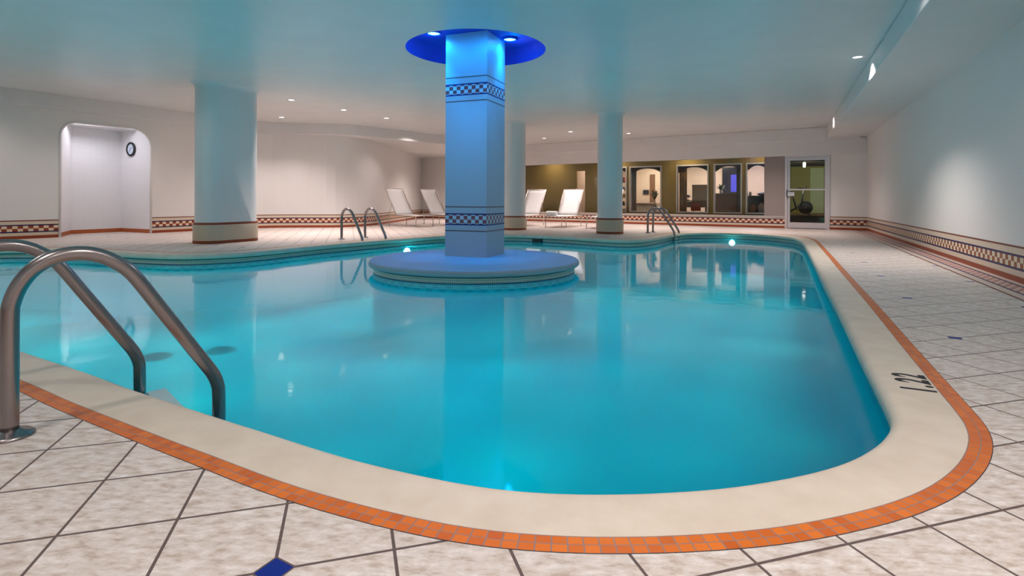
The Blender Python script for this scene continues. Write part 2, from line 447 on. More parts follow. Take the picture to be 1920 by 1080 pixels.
# ================================================================== the shell
# pool outline at the lip of its coping
LIP = [(-5.5, 4.99), (-3.324, 3.733), (-2.46, 3.235), (-1.985, 2.945), (-1.315, 2.562), (-1.05, 2.415), (-0.72, 2.23), (-0.495, 2.12), (-0.226, 2.012),
       (-0.03, 1.955), (0.152, 1.930), (0.336, 1.926), (0.53, 1.938), (0.726, 1.966), (0.923, 2.016), (1.145, 2.095), (1.345, 2.198), (1.535, 2.338),
       (1.69, 2.49), (1.79, 2.625), (1.868, 2.770), (2.013, 3.068), (2.45, 3.97), (3.2, 5.50), (4.28, 7.74), (5.47, 10.19), (6.6, 12.53), (7.25, 13.9), (7.6, 14.8), (7.78, 15.6),
       (7.62, 16.5), (7.1, 17.15), (6.37, 17.46), (5.5, 17.25), (4.76, 16.42), (4.12, 15.3), (3.56, 14.5), (3.12, 14.15), (2.71, 14.12), (2.3, 14.4),
       (1.72, 14.96), (1.04, 15.47), (0.31, 15.88), (-0.23, 15.98), (-1.05, 15.85), (-1.857, 15.35), (-2.65, 14.3), (-3.35, 13.3), (-4.05, 12.2),
       (-4.46, 11.42), (-4.76, 10.8), (-5.1, 10.33), (-5.55, 10.03), (-5.98, 9.93), (-6.5, 10.02), (-7.27, 10.28), (-8.35, 10.72), (-9.3, 10.95),
       (-10.1, 10.85), (-10.65, 10.25), (-10.8, 9.3), (-10.35, 8.2), (-9.3, 7.2), (-7.6, 6.2)]
lip = resample(spline(LIP, 12), 0.06)
nrm = normals(lip)
for _ in range(3):
    nrm = [(nrm[i - 1] + nrm[i] + nrm[(i + 1) % len(nrm)]).normalized() for i in range(len(nrm))]
arc = [0.0]
for a, b in zip(lip, lip[1:] + [lip[0]]): arc.append(arc[-1] + (b - a).length)
def off(d): return [p + n * d for p, n in zip(lip, nrm)]
def ring3(d, z): return [(p.x, p.y, z) for p in off(d)]
def band_around(prof, name, mat, v_of, smooth=True):
    mb = MB(); rings = [ring3(d, z) for d, z in prof]
    mb.sweep(rings, uvs=lambda i, j: (arc[j], v_of(i)), smooth=smooth)
    return mb.build(name, mat)
COPW = 0.275
prof = [(COPW, 0.0), (0.10, 0.0)] + [(0.05 - 0.05 * math.sin(a), -0.05 + 0.05 * math.cos(a)) for a in [PI / 2 * k / 6 for k in range(7)]] + [(0.0, -0.08), (0.012, -0.094), (0.03, -0.1), (0.075, -0.1)]
o = band_around(prof, 'pool_coping', 'coping_stone', lambda i: 0.1 * i); tag(o, 'cream stone coping ring around the free-form pool', 'pool edge', kind='structure')
o = band_around([(COPW, 0.001), (COPW + 0.080, 0.001)], 'pool_edge_tiles', 'orange_mosaic', lambda i: 0.080 * i, False); tag(o, 'orange mosaic strip around the pool coping', 'tile strip', kind='structure')
mb = MB(); rz = [-0.1, -0.36, -0.8, -1.22]
mb.sweep([ring3(0.075, z) for z in rz], uvs=lambda i, j: (arc[j], rz[i]))
o = mb.build('pool_wall', 'pool_wall_tiles'); tag(o, 'turquoise pool wall with blue check tiles at the waterline', 'pool wall', kind='structure')
o = MB().poly([off(0.075)], -1.22).build('pool_floor', 'pool_floor_plaster'); tag(o, 'turquoise pool floor under the water', 'pool floor', kind='structure')
o = MB().poly([off(0.074)], ZW).build('pool_water', 'water', recalc=False); tag(o, 'still turquoise water filling the pool', 'water', kind='stuff')

# room outline
FA, FD, FN = Vector((0.69, 26.34)), Vector((0.834, -0.551)), Vector((0.551, 0.834))
def fw(s, d=0.0): return FA + FD * s + FN * d
CORNER = Vector((12.03, 18.85))
EL, ER = Vector((-11.45, 14.09)), Vector((-10.32, 15.9))
RC = Vector((1.5, -3.0)); LC = Vector((-15.8, 5.4))
left_pts = [LC, Vector((-12.1, 13.1)), EL]
after = resample(spline([ER, (-9.85, 16.9), (-9.3, 18.0), (-8.4, 19.05), (-7.3, 19.4), (-6.2, 19.55), (-5.55, 20.3), (-5.25, 21.5), (-5.1, 24.0), fw(-6.7)], 8, False), 0.3, False)
room = [LC, Vector((-12.1, 13.1)), EL, ER] + after[1:] + [fw(0), CORNER, RC]
hole = off(COPW + 0.080)
mb = MB().poly([room, hole], 0.0)
AB = Vector((-11.62, 16.53)); AC = Vector((-12.18, 15.38))
mb.poly([[EL, ER, AB, AC]], 0.0)
o = mb.build('floor', 'floor_tiles'); tag(o, kind='structure')

# left wall with the arched opening
mb = MB(); u = mb.strip(left_pts, 0, ZC)
L = (ER - EL).length; ed = (ER - EL).normalized()
TOP, r1, r2 = 2.95, 0.36, 0.50
arch = [(0, 0), (0, TOP - r1)] + [(r1 - r1 * math.cos(a), TOP - r1 + r1 * math.sin(a)) for a in [PI / 2 * k / 8 for k in range(1, 9)]] \
     + [(L - r2 + r2 * math.sin(a), TOP - r2 + r2 * math.cos(a)) for a in [PI / 2 * k / 8 for k in range(0, 9)]] + [(L, 0)]
for (s0, z0), (s1, z1) in zip(arch[1:-1], arch[2:-1]):
    P = lambda s, z: (EL.x + ed.x * s, EL.y + ed.y * s, z)
    mb.face([P(s0, z0), P(s1, z1), P(s1, ZC), P(s0, ZC)], [(u + s0, z0), (u + s1, z1), (u + s1, ZC), (u + s0, ZC)])
u += L
mb.strip(after, 0, ZC, u)
o = mb.build('wall_left', 'wall_mosaic'); tag(o, kind='structure')
o = MB().tube([(EL.x + ed.x * s, EL.y + ed.y * s, z) for s, z in arch], 0.03, 10).build('trim_1', 'white_gloss'); tag(o, kind='structure')
# alcove behind the opening
mb = MB(); mb.strip([EL, AC, AB, ER], 0, ZC)
o = mb.build('wall_alcove', 'alcove_mosaic'); tag(o, kind='structure')
o = MB().poly([[EL.lerp(AC, 0.45), ER.lerp(AB, 0.45), AB, AC]], TOP + 0.02, True).build('ceiling_alcove', 'soffit_paint'); tag(o, kind='structure')
am = (EL + ER) / 2 + (AB - ER).normalized() * 0.28
lamp('alcove_lamp', 'AREA', (am.x, am.y, 3.17), E_ALCOVE * 1.5, (0.93, 0.90, 1.0), 0.35, aim=(am.x - 0.55, am.y + 0.27, 1.6))

# right and rear walls
o = MB(); o.strip([RC, CORNER], 0, ZC); o = o.build('wall_right', 'wall_mosaic_blue'); tag(o, kind='structure')
o = MB(); o.strip([LC, RC], 0, ZC); o = o.build('wall_rear', 'wall_mosaic'); tag(o, kind='structure')
# floor border before the right wall
mb = MB(); bw = 0.45
nr = Vector((-U.y, U.x)).normalized()
rd = (CORNER - RC).normalized(); nr = Vector((-rd.y, rd.x))
if nr.dot(Vector((-1, 0))) < 0: nr = -nr
a, b = RC, CORNER; Lr = (b - a).length
q = [(a, 0), (b, Lr)]
mb.face([(a.x, a.y, 0.002), (b.x, b.y, 0.002), (b.x + nr.x * bw, b.y + nr.y * bw, 0.002), (a.x + nr.x * bw, a.y + nr.y * bw, 0.002)], [(0, 0), (Lr, 0), (Lr, bw), (0, bw)])
o = mb.build('trim_2', 'border_mosaic'); tag(o, kind='structure')

# far wall: dado below the glazing, panel, door gap, end piece
S0, SP, SD0, SD1 = -1.2, 10.38, 11.08, 12.50
SE = (CORNER - FA).dot(FD)
ZS = 0.44; ZT = 2.62
def wall_piece(mb, s0, s1, z0, z1, d0=0.0, d1=0.12):
    p = [fw(s0, d0), fw(s1, d0), fw(s1, d1), fw(s0, d1)]
    mb.strip(p + [p[0]], z0, z1, s0); mb.poly([p], z1); mb.poly([p], z0, True)
mb = MB()
wall_piece(mb, -6.7, S0, 0, ZC)
wall_piece(mb, S0, SD0, 0, ZS - 0.035)
wall_piece(mb, SD1, SE + 0.3, 0, ZC)
o = mb.build('wall_back', 'wall_mosaic'); tag(o, kind='structure')
mb = MB(); wall_piece(mb, S0, SD0, ZS - 0.035, ZS, -0.03, 0.16); o = mb.build('trim_3', 'aluminium'); tag(o, kind='structure')
mb = MB(); wall_piece(mb, SP, SD0, ZS, ZT + 0.05); o = mb.build('wall_panel', 'grey_panel'); tag(o, kind='structure')
mb = MB(); wall_piece(mb, S0, SP, ZS, ZT + 0.05, 0.05, 0.062); o = mb.build('window_1', 'glass'); tag(o, kind='structure')

# bulkheads under the ceiling
def soffit(name, poly, z0, z1=ZC):
    o = MB().ext(poly, z0, z1).build(name, 'soffit_paint', bevel=0.02); return tag(o, kind='structure')
sl0 = [Vector((-15.64, 5.35)), Vector((-11.95, 13.03)), Vector((-11.29, 14.02))]
sl = [Vector((-10.15, 15.85)), Vector((-9.55, 17.2)), Vector((-8.9, 18.3)), Vector((-7.9, 18.95)), Vector((-6.8, 19.05)),
      Vector((-5.7, 19.25)), Vector((-4.9, 20.0)), Vector((-4.0, 21.1)), Vector((-2.7, 22.4)), Vector((-1.2, 23.9)), fw(-0.6, -0.35)]
slc = spline([tuple(p) for p in sl], 6, False)
soffit('trim_4', sl0 + slc + [fw(-0.6, 1.0), fw(-9, 1.0), Vector((-11.5, 20.5)), Vector((-14, 14.5)), Vector((-17, 6))], 3.22)
sr = [fw(-0.7, -0.18), fw(SE - 0.2, -0.18), fw(SE + 0.3, 0.4), fw(-0.7, 0.4)]
soffit('trim_5', sr, 3.12)
sr = [fw(-1.25, -0.06), fw(SE, -0.06), fw(SE + 0.3, 0.14), fw(-1.25, 0.14)]
soffit('trim_6', sr, ZT, 3.14)
e0 = Vector((4.55, 6.08)); e1 = e0 + rd * 15.9; e2 = e0 - rd * 9.2
soffit('trim_7', [e2, e1, CORNER + rd * 0.6 - nr * 0.1, RC - rd - nr * 0.1], 3.20)

# ceiling with the round recess
RCX, RCY, RR = -0.63, 9.60, 1.20
rec = [Vector((RCX + RR * math.cos(2 * PI * k / 72), RCY + RR * math.sin(2 * PI * k / 72))) for k in range(72)]
o = MB().poly([[Vector((-18, -6)), Vector((16, -6)), Vector((16, 32)), Vector((-18, 32))], rec], ZC, True).build('ceiling', 'ceiling_paint'); tag(o, kind='structure')
mb = MB().lathe((RCX, RCY, 0), [(RR, ZC), (RR, ZC + 0.32), (0.01, ZC + 0.32)], 72)
o = mb.build('ceiling_recess', 'recess_paint'); tag(o, 'round blue-lit recess in the ceiling around the pillar', 'ceiling recess', kind='structure')

# ================================================================== island, pillar, columns
IC = (-0.63, 9.56, 0); IR = 1.775
ip = [(0.0, 0.0), (IR - 0.10, 0.0)] + [(IR - 0.05 + 0.05 * math.sin(a), -0.05 + 0.05 * math.cos(a)) for a in [PI / 2 * k / 6 for k in range(7)]] + [(IR, -0.08), (IR - 0.012, -0.094), (IR - 0.03, -0.1), (IR - 0.075, -0.1)]
isl = MB().lathe(IC, ip, 96).build('pool_island', 'stone_top')
tag(isl, 'round stone platform standing in the pool around the blue-lit pillar', 'platform')
iw = MB().lathe(IC, [(IR - 0.075, -0.1), (IR - 0.075, -0.36), (IR - 0.075, -1.22)], 96).build('side_wall', 'pool_wall_tiles', isl)
tag(iw, 'white mosaic side with navy line at the water')

ph = math.radians(21.6); wP = 0.80
C0 = Vector((-0.435, 9.53)); dl = Vector((-math.cos(ph), math.sin(ph))); dr = Vector((math.sin(ph), math.cos(ph)))
pil = [C0, C0 + dr * wP, C0 + dr * wP + dl * wP, C0 + dl * wP]
mb = MB(); mb.strip([pil[3], pil[0], pil[1], pil[2], pil[3]], 0.0, ZC + 0.32)
o = mb.build('square_pillar', 'pillar_mosaic'); tag(o, 'square mosaic pillar with two checked bands, lit blue, on the pool island', 'pillar')

def stadium(c0, c1, r, n=20):
    d = (c1 - c0); a0 = math.atan2(d.y, d.x) if d.length > 1e-6 else 0.0
    return [c1 + Vector((math.cos(a0 - PI / 2 + PI * k / n), math.sin(a0 - PI / 2 + PI * k / n))) * r for k in range(n + 1)] + \
           [c0 + Vector((math.cos(a0 + PI / 2 + PI * k / n), math.sin(a0 + PI / 2 + PI * k / n))) * r for k in range(n + 1)]
def column(name, label, c0, c1, r):
    c0, c1 = Vector(c0), Vector(c1)
    prof = [(0.035, 0.0), (0.035, 0.43), (0.0, 0.465), (0.0, ZC - 0.14), (0.006, ZC - 0.10), (0.022, ZC - 0.06), (0.05, ZC - 0.025), (0.09, ZC)]
    rings = []
    for d, z in prof: rings.append([(p.x, p.y, z) for p in stadium(c0, c1, r + d)])
    a = [0.0]; st = stadium(c0, c1, r)
    for p, q in zip(st, st[1:] + [st[0]]): a.append(a[-1] + (q - p).length)
    mb = MB(); mb.sweep(rings, uvs=lambda i, j: (a[j], prof[i][1])); o = mb.build(name, 'column_mosaic')
    return tag(o, label, 'column')
cn = Vector((-6.77, 12.55))
column('oblong_column', 'broad white oblong column left of the pool with a cream mosaic foot', cn, cn + U * 0.74, 0.345)
column('round_column', 'white round column partly hidden behind the blue-lit pillar', (0.08, 18.55), (0.0801, 18.5501), 0.37)
column('round_column', 'white round column standing free on the back pool edge, right of the loungers', (2.93, 16.65), (2.9301, 16.6501), 0.37)

# ================================================================== lamps
def downlight(x, y, label, energy, color, glowmat='lamp_glow', z=ZC, group=None, spot=122, r=0.075, blend=0.9):
    t = thing('recessed_downlight', label, 'ceiling light', (x, y, z), 0, group)
    MB().lathe((0, 0, 0), [(r + 0.035, 0.0), (r + 0.033, -0.008), (r, -0.010), (r - 0.004, 0.0)], 24).build('trim_ring', 'white_gloss', t)
    MB().lathe((0, 0, 0), [(r, -0.004), (r * 0.7, -0.009), (0.001, -0.011)], 24).build('lamp', glowmat, t)
    lamp('downlight_lamp', 'SPOT', (x, y, z - 0.04), energy, color, 0.07, spot, blend, (x, y, 0))
    return t
G = 'white downlights in the ceiling'
for x, y, lb in [(-5.76, 14.5, 'nearest ceiling downlight right of the oblong column'),
                 (-4.88, 16.1, 'middle of the three downlights between oblong column and blue pillar'),
                 (-7.3, 17.6, 'small downlight close beside the oblong column, next to the curved bulkhead'),
                 (-4.0, 17.7, 'ceiling downlight closest to the left side of the blue pillar'),
                 (2.2, 21.0, 'bright ceiling downlight between the two round columns'),
                 (1.34, 23.3, 'faint far downlight close above the window bulkhead between the round columns'),
                 (4.5, 21.5, 'ceiling downlight just right of the free-standing round column')]:
    downlight(x, y, lb, E_DOWN, C_WARM, group=G)
downlight(6.17, 9.95, 'lone bright downlight over the right deck by the bulkhead', E_DECK * 2.7, C_DECK, group=G)
# lights without fittings: downlights assumed near viewer, fills added over water and back deck
for x, y, e in [(-9.3, 14.2, 0.7), (-11.8, 11.6, 0.6), (-3.6, 20.8, 0.8), (7.6, 18.2, 2.9), (9.8, 16.9, 2.8), (4.5, 19.6, 0.8), (-13.6, 8.0, 0.5),
                (0.6, 0.8, 1.65), (-2.6, 1.0, 0.75), (2.2, 1.3, 0.9), (-6.5, 3.6, 0.7), (0.6, -1.2, 1.2), (3.7, 4.6, 0.2), (4.2, 6.4, 0.25), (-8.2, 6.2, 1.1), (1.2, 6.0, 0.25)]:
    wide = 4.9 < y < 6.3      # fill lights added over the water, widened to reach the columns
    lamp('deck_fill_light', 'SPOT', (x, y, ZC - 0.03), E_DECK * e, C_WARM if y > 11 else C_DECK, 0.09, 176 if wide else 140, 0.15 if wide else 0.8, (x, y, 0))
lamp('deck_fill_light', 'SPOT', (-2.4, 25.5, 3.18), E_DECK * 3.0, C_WARM, 0.09, 150, 0.8, (-2.4, 25.5, 0))  # fill light added under the bulkhead to brighten the wall behind the loungers
# blue lamps in the recess
for x, y, lb in [(-1.37, 9.66, 'blue spotlight in the ceiling recess left of the pillar'), (-0.05, 10.0, 'blue spotlight in the ceiling recess right of the pillar')]:
    t = thing('recess_spotlight', lb, 'spotlight', (x, y, ZC + 0.32), 0, 'blue recess spotlights')
    MB().lathe((0, 0, 0), [(0.14, 0.0), (0.135, -0.03), (0.112, -0.035), (0.105, -0.01)], 24).build('trim_ring', 'recess_paint', t)
    MB().lathe((0, 0, 0), [(0.105, -0.015), (0.06, -0.03), (0.001, -0.034)], 24).build('lamp', 'lamp_blue', t)
pc_ = (pil[0] + pil[2]) / 2
for x, y in [(-1.37, 9.66), (-0.05, 10.0), (-1.02, 8.98), (-0.18, 9.05), (-0.9, 10.7)]:
    lamp('recess_lamp', 'SPOT', (x, y, ZC + 0.27), E_BLUE * 0.07, C_BLUE, 0.05, 125, 0.8, (pc_.x, pc_.y, 2.0))
    lamp('recess_lamp', 'POINT', (x, y, ZC + 0.20), E_BLUE * 0.006, C_BLUE, 0.06)
    lamp('recess_lamp', 'SPOT', (x, y, ZC + 0.27), E_BLUE * 0.12, C_BLUE, 0.05, 80, 0.8, (x * 1.1, y, 0))
    lamp('recess_lamp', 'SPOT', (x, y, ZC + 0.27), E_BLUE * 0.19, C_BLUE, 0.05, 48, 1.0, (pc_.x * 0.6 + x * 0.4, pc_.y * 0.6 + y * 0.4, 1.1))
# underwater lamps
def pool_lamp(loc, direction, label):
    t = thing('underwater_lamp', label, 'pool light', loc, 0, 'underwater pool lights')
    t.rotation_euler = Vector(direction).to_track_quat('Z', 'Y').to_euler()
    MB().lathe((0, 0, 0), [(0.15, 0.0), (0.15, 0.03), (0.12, 0.045), (0.11, 0.03)], 28).build('rim', 'steel', t)
    MB().lathe((0, 0, 0), [(0.11, 0.03), (0.07, 0.055), (0.001, 0.065)], 28).build('lens', 'lamp_pool', t)
pool_lamp((6.90, 17.42, -0.32), (-0.45, -0.89, 0), 'bright lamp at the waterline of the far pool end')
pool_lamp((-2.72, 14.32, -0.36), (0.78, -0.62, 0), 'lamp at the waterline beside the far left ladder')
step = 34
for i in range(0, len(lip), step):
    p, n = lip[i], nrm[i]
    q = p - n * 0.16; a_ = p - n * 4.0
    e = 1.0 if p.x < -3 else (0.8 if p.x < 1 else 0.5)
    lamp('pool_fill_light', 'SPOT', (q.x, q.y, -0.42), E_POOL * e * 0.016, C_POOL, 0.25, 165, 1.0, (a_.x, a_.y, -1.22))  # fill lights added along the pool wall, without fittings
def inside(x, y, P):
    r = False
    for a, b in zip(P, P[1:] + P[:1]):
        if (a.y > y) != (b.y > y) and x < (b.x - a.x) * (y - a.y) / (b.y - a.y) + a.x: r = not r
    return r
inner = off(-0.55)
for gy in range(2, 18):
    for gx in range(-8, 6):
        x, y = gx * 1.45 + (gy % 2) * 0.72, gy * 1.25 - 0.2
        if not inside(x, y, inner) or math.hypot(x - IC[0], y - IC[1]) < IR + 0.3: continue
        e = 1.15 if x < -4 else (0.85 if x < 0.6 else (0.62 if y < 11 else 0.75))
        if y < 6.5 and x > -2.5: e *= 0.78
        lamp('pool_fill_light', 'SPOT', (x, y, -0.46), E_POOL * e * 0.040, C_POOL, 0.22, 172, 0.8, (x, y, -1.22))  # soft fill lights added just under the surface for an even glow

# ================================================================== ladders
LPROF = [(0, 0), (0, 0.30), (0, 0.50), (0.006, 0.56), (0.03, 0.63), (0.075, 0.695), (0.14, 0.738), (0.215, 0.753), (0.29, 0.742), (0.36, 0.705), (0.431, 0.64), (0.53, 0.487), (0.62, 0.347), (0.70, 0.222), (0.745, 0.152), (0.782, 0.09), (0.803, 0.03), (0.808, -0.04), (0.808, -0.35), (0.808, -0.85)]
LPROF = [(p.x, p.y) for p in spline(LPROF, 4, False)]
def ladder(base, out, side, width, label):
    """out: unit vector from deck to pool; side: vector to the second rail"""
    ang = math.atan2(out[1], out[0]); t = thing('pool_ladder', label, 'pool ladder', (base[0], base[1], 0), ang, 'steel pool ladders')
    sgn = 1 if (-out[1] * side[0] + out[0] * side[1]) > 0 else -1
    along = side[0] * out[0] + side[1] * out[1]
    for k in (0, 1):
        y = sgn * width * k; x0 = along * width * k
        h = MB().tube([(x0 + x, y, z) for x, z in LPROF], 0.032, 16).build('handrail', 'steel', t)
        MB().lathe((x0, y, 0), [(0.085, 0.0), (0.085, 0.008), (0.075, 0.016), (0.045, 0.020), (0.036, 0.03), (0.032, 0.03)], 28).build('floor_flange', 'steel', h)
    for z in (-0.16, -0.44, -0.72):
        MB().box((along * width / 2 + 0.78, sgn * width / 2, z), (0.10, width - 0.06, 0.03)).build('step', 'step_plastic', t, bevel=0.006)
oN = Vector((0.58, 0.56)).normalized()
ladder((-2.101, 2.33), oN, Vector((-0.66, 0.38)).normalized(), 0.76, 'large steel pool ladder in front at the near pool edge')
oF = Vector((0.80, -0.60))
ladder((-4.24, 13.85), oF, Vector((0.6, 0.8)), 0.72, 'steel pool ladder at the far left edge before the curved wall')
oR = Vector((0.85, -0.53))
ladder((4.14, 16.95), oR, Vector((0.53, 0.85)), 0.5, 'steel pool ladder at the far right edge before the windows')

# ================================================================== depth number, drains, skimmer
def text_mesh(body, size, depth):
    cu = bpy.data.curves.new('depth_text', 'FONT'); cu.body = body; cu.size = size; cu.extrude = depth; cu.align_x = 'CENTER'; cu.align_y = 'CENTER'
    cu.space_character = 1.3; cu.offset = size * 0.028
    o = bpy.data.objects.new('depth_text', cu); COL.objects.link(o)
    me = bpy.data.meshes.new_from_object(o.evaluated_get(bpy.context.evaluated_depsgraph_get())); bpy.data.objects.remove(o); return me
me = text_mesh('1.22', 0.19, 0.0008); me.materials.append(M['number_black'])
o = bpy.data.objects.new('depth_marking', me); COL.objects.link(o)
o.matrix_world = Matrix.Translation((2.225, 3.065, 0.0012)) @ Matrix.Rotation(math.atan2(U.y, U.x), 4, 'Z') @ Matrix.Diagonal((0.82, 1.15, 1, 1))
tag(o, 'black number 1.22 painted on the right coping', 'depth marking')
for x, y, lb in [(-4.961, 7.76, 'dark round drain cover on the pool floor, seen beside the near ladder rail'), (-4.231, 8.10, 'dark round drain cover on the pool floor, the one nearer the island')]:
    t = thing('pool_drain', lb, 'drain', (x, y, -1.22), 0, 'pool floor drains')
    MB().lathe((0, 0, 0), [(0.20, 0.0), (0.19, 0.02), (0.15, 0.03), (0.001, 0.032)], 32).build('drain_cover', 'drain_grey', t)
    mb = MB()
    for k in range(5): mb.box((0, -0.1 + 0.05 * k, 0.034), (0.24, 0.012, 0.006))
    mb.build('drain_grate', 'black_plastic', t)
t = thing('pool_skimmer', 'dark skimmer opening in the pool wall between pillar and round column', 'skimmer', (0.72, 15.70, -0.1))
ang = math.atan2(-0.50, 0.86)
t.rotation_euler = (0, 0, ang)
MB().box((0, 0.0, -0.09), (0.28, 0.08, 0.15)).build('opening', 'black_plastic', t)
MB().box((0, -0.045, -0.155), (0.26, 0.012, 0.05)).build('weir_flap', 'drain_grey', t)

# ================================================================== clock
cn_ = (ER - AB).normalized(); jn = Vector((-ed.x, -ed.y))
jd = (AB - ER).normalized(); jn = Vector((-jd.y, jd.x))
if jn.dot(EL - ER) < 0: jn = -jn
pc = ER + jd * 0.92 + jn * 0.012
t = thing('wall_clock', 'round black-rimmed wall clock on the white alcove wall', 'clock', (pc.x, pc.y, 2.43))
t.rotation_euler = Vector((jn.x, jn.y, 0)).to_track_quat('Z', 'Y').to_euler()
MB().lathe((0, 0, 0), [(0.205, 0.0), (0.21, 0.03), (0.19, 0.045), (0.155, 0.04), (0.15, 0.02)], 36).build('rim', 'black_plastic', t)
MB().lathe((0, 0, 0), [(0.155, 0.02), (0.001, 0.021)], 36).build('dial', 'clock_face', t)
MB().box((0.03, 0.03, 0.026), (0.085, 0.010, 0.004), PI / 4).build('hour_hand', 'black_plastic', t)
MB().box((-0.03, -0.045, 0.03), (0.11, 0.007, 0.004), math.radians(57)).build('minute_hand', 'black_plastic', t)

# ================================================================== loungers and towel
def make_lounger():
    t = thing('sun_lounger', '', 'sun lounger'); W = 0.80; r = 0.016
    f = MB()
    for s in (-1, 1): f.tube([(-0.62, s * W / 2, 0.40), (1.28, s * W / 2, 0.40)], r, 8)
    for x in (-0.62, 0.0, 1.28): f.tube([(x, -W / 2, 0.40), (x, W / 2, 0.40)], r, 8)
    f.build('frame', 'lounger_metal', t)
    for x in (1.15, -0.42):
        for s in (-1, 1): MB().tube([(x, s * W / 2, 0.40), (x, s * W / 2, 0.0)], 0.015, 8).build('leg', 'lounger_metal', t)
    def sling(p0, p1, sag, th=0.012):
        mb = MB(); rows = []
        d = Vector(p1) - Vector(p0); nn = Vector((-d.z, 0, d.x)).normalized()
        if nn.z < 0: nn = -nn
        for side in (1, -1):
            for k in range(9):
                q = Vector(p0) + d * (k / 8); sg = -sag * math.sin(PI * k / 8)
                q = q + nn * (sg + side * th / 2); rows.append([(q.x, y, q.z) for y in (-W / 2 + 0.005, -W / 4, 0, W / 4, W / 2 - 0.005)])
        n = 9; allr = rows[:n] + rows[n:][::-1]
        mb.sweep(allr, closed_u=False, closed_v=True); 
        for e in (0, 4):
            for k in range(8): mb.face([rows[k][e], rows[k + 1][e], rows[n + k + 1][e], rows[n + k][e]])
        return mb
    sling((0.02, 0, 0.415), (1.27, 0, 0.415), 0.02).build('seat', 'sling_white', t)
    b = sling((0, 0, 0.42), (-0.68, 0, 1.40), 0.03).build('backrest', 'sling_white', t)
    bf = MB()
    for s in (-1, 1): bf.tube([(0, s * W / 2, 0.41), (-0.68, s * W / 2, 1.40)], r, 8)
    bf.tube([(-0.68, -W / 2, 1.40), (-0.68, W / 2, 1.40)], r, 8)
    bf.build('backrest_frame', 'lounger_metal', b)
    for s in (-1, 1): MB().tube([(-0.30, s * (W / 2 - 0.03), 0.85), (-0.50, s * (W / 2 - 0.03), 0.40)], 0.009, 6).build('support_strut', 'lounger_metal', t)
    return t
lg = make_lounger()
spots = [(-4.04, 21.0, (0.75, -0.66), 'white sling lounger nearest the curved wall, left of all loungers'),
         (-2.92, 22.2, (0.75, -0.66), 'white sling lounger half hidden by the left side of the blue pillar'),
         (0.70, 21.8, (-0.45, -0.89), 'white sling lounger half hidden by the round column behind the pillar'),
         (2.10, 21.1, (-0.45, -0.89), 'white sling lounger with a rolled towel on its seat'),
         (3.50, 20.4, (-0.45, -0.89), 'white sling lounger mostly hidden behind the free-standing round column')]
for i, (x, y, d, lb) in enumerate(spots):
    o = lg if i == 0 else copy_tree(lg)
    o.location = (x, y, 0); o.rotation_euler = (0, 0, math.atan2(d[1], d[0])); tag(o, lb, group='sun loungers on the back deck')
# rolled towel
mb = MB(); rings = []
for x, k in ((-0.205, 0.80), (-0.20, 0.93), (-0.18, 1.0), (-0.06, 1.02), (0.06, 1.0), (0.18, 1.01), (0.20, 0.93), (0.205, 0.80)):
    rings.append([(x, 0.105 * k * math.cos(a) * (1.0 + 0.02 * math.sin(5 * a)), 0.085 * k * math.sin(a)) for a in [2 * PI * q / 24 for q in range(24)]])
mb.sweep(rings); mb.face(rings[0][::-1]); mb.face(rings[-1])
tw = mb.build('rolled_towel', 'towel_white'); tw.location = (1.46, 20.36, 0.502); tw.rotation_euler = (0, 0, math.radians(-26.8))
tag(tw, 'rolled white towel lying on a lounger seat', 'towel')
for e in (-0.207, 0.207):
    sp = MB(); sp.tube([(e, 0.009 * a * math.cos(a), 0.0075 * a * math.sin(a)) for a in [0.6 * k for k in range(3, 17)]], 0.004, 6)
    sp.build('rolled_end', 'towel_white', tw)

# ================================================================== behind the glass: corridor and rooms
ROT = math.atan2(FD.y, FD.x)
def room_box(name, mat, s0, s1, d0, d1, z0, z1, parent=None, bevel=0.0, kind=None):
    c = fw((s0 + s1) / 2, (d0 + d1) / 2)
    o = MB().box((c.x, c.y, (z0 + z1) / 2), (s1 - s0, d1 - d0, z1 - z0), ROT).build(name, mat, parent, bevel=bevel)
    if kind: tag(o, kind=kind)
    return o
ST = 'structure'
room_box('floor_corridor', 'brown_floor', -4, 18, 0.12, 9.0, -0.06, -0.002, kind=ST)
room_box('ceiling_corridor', 'dark_ceiling', -4, 18, 0.12, 9.0, 2.95, 3.0, kind=ST)
DC = 1.3   # depth of the corridor
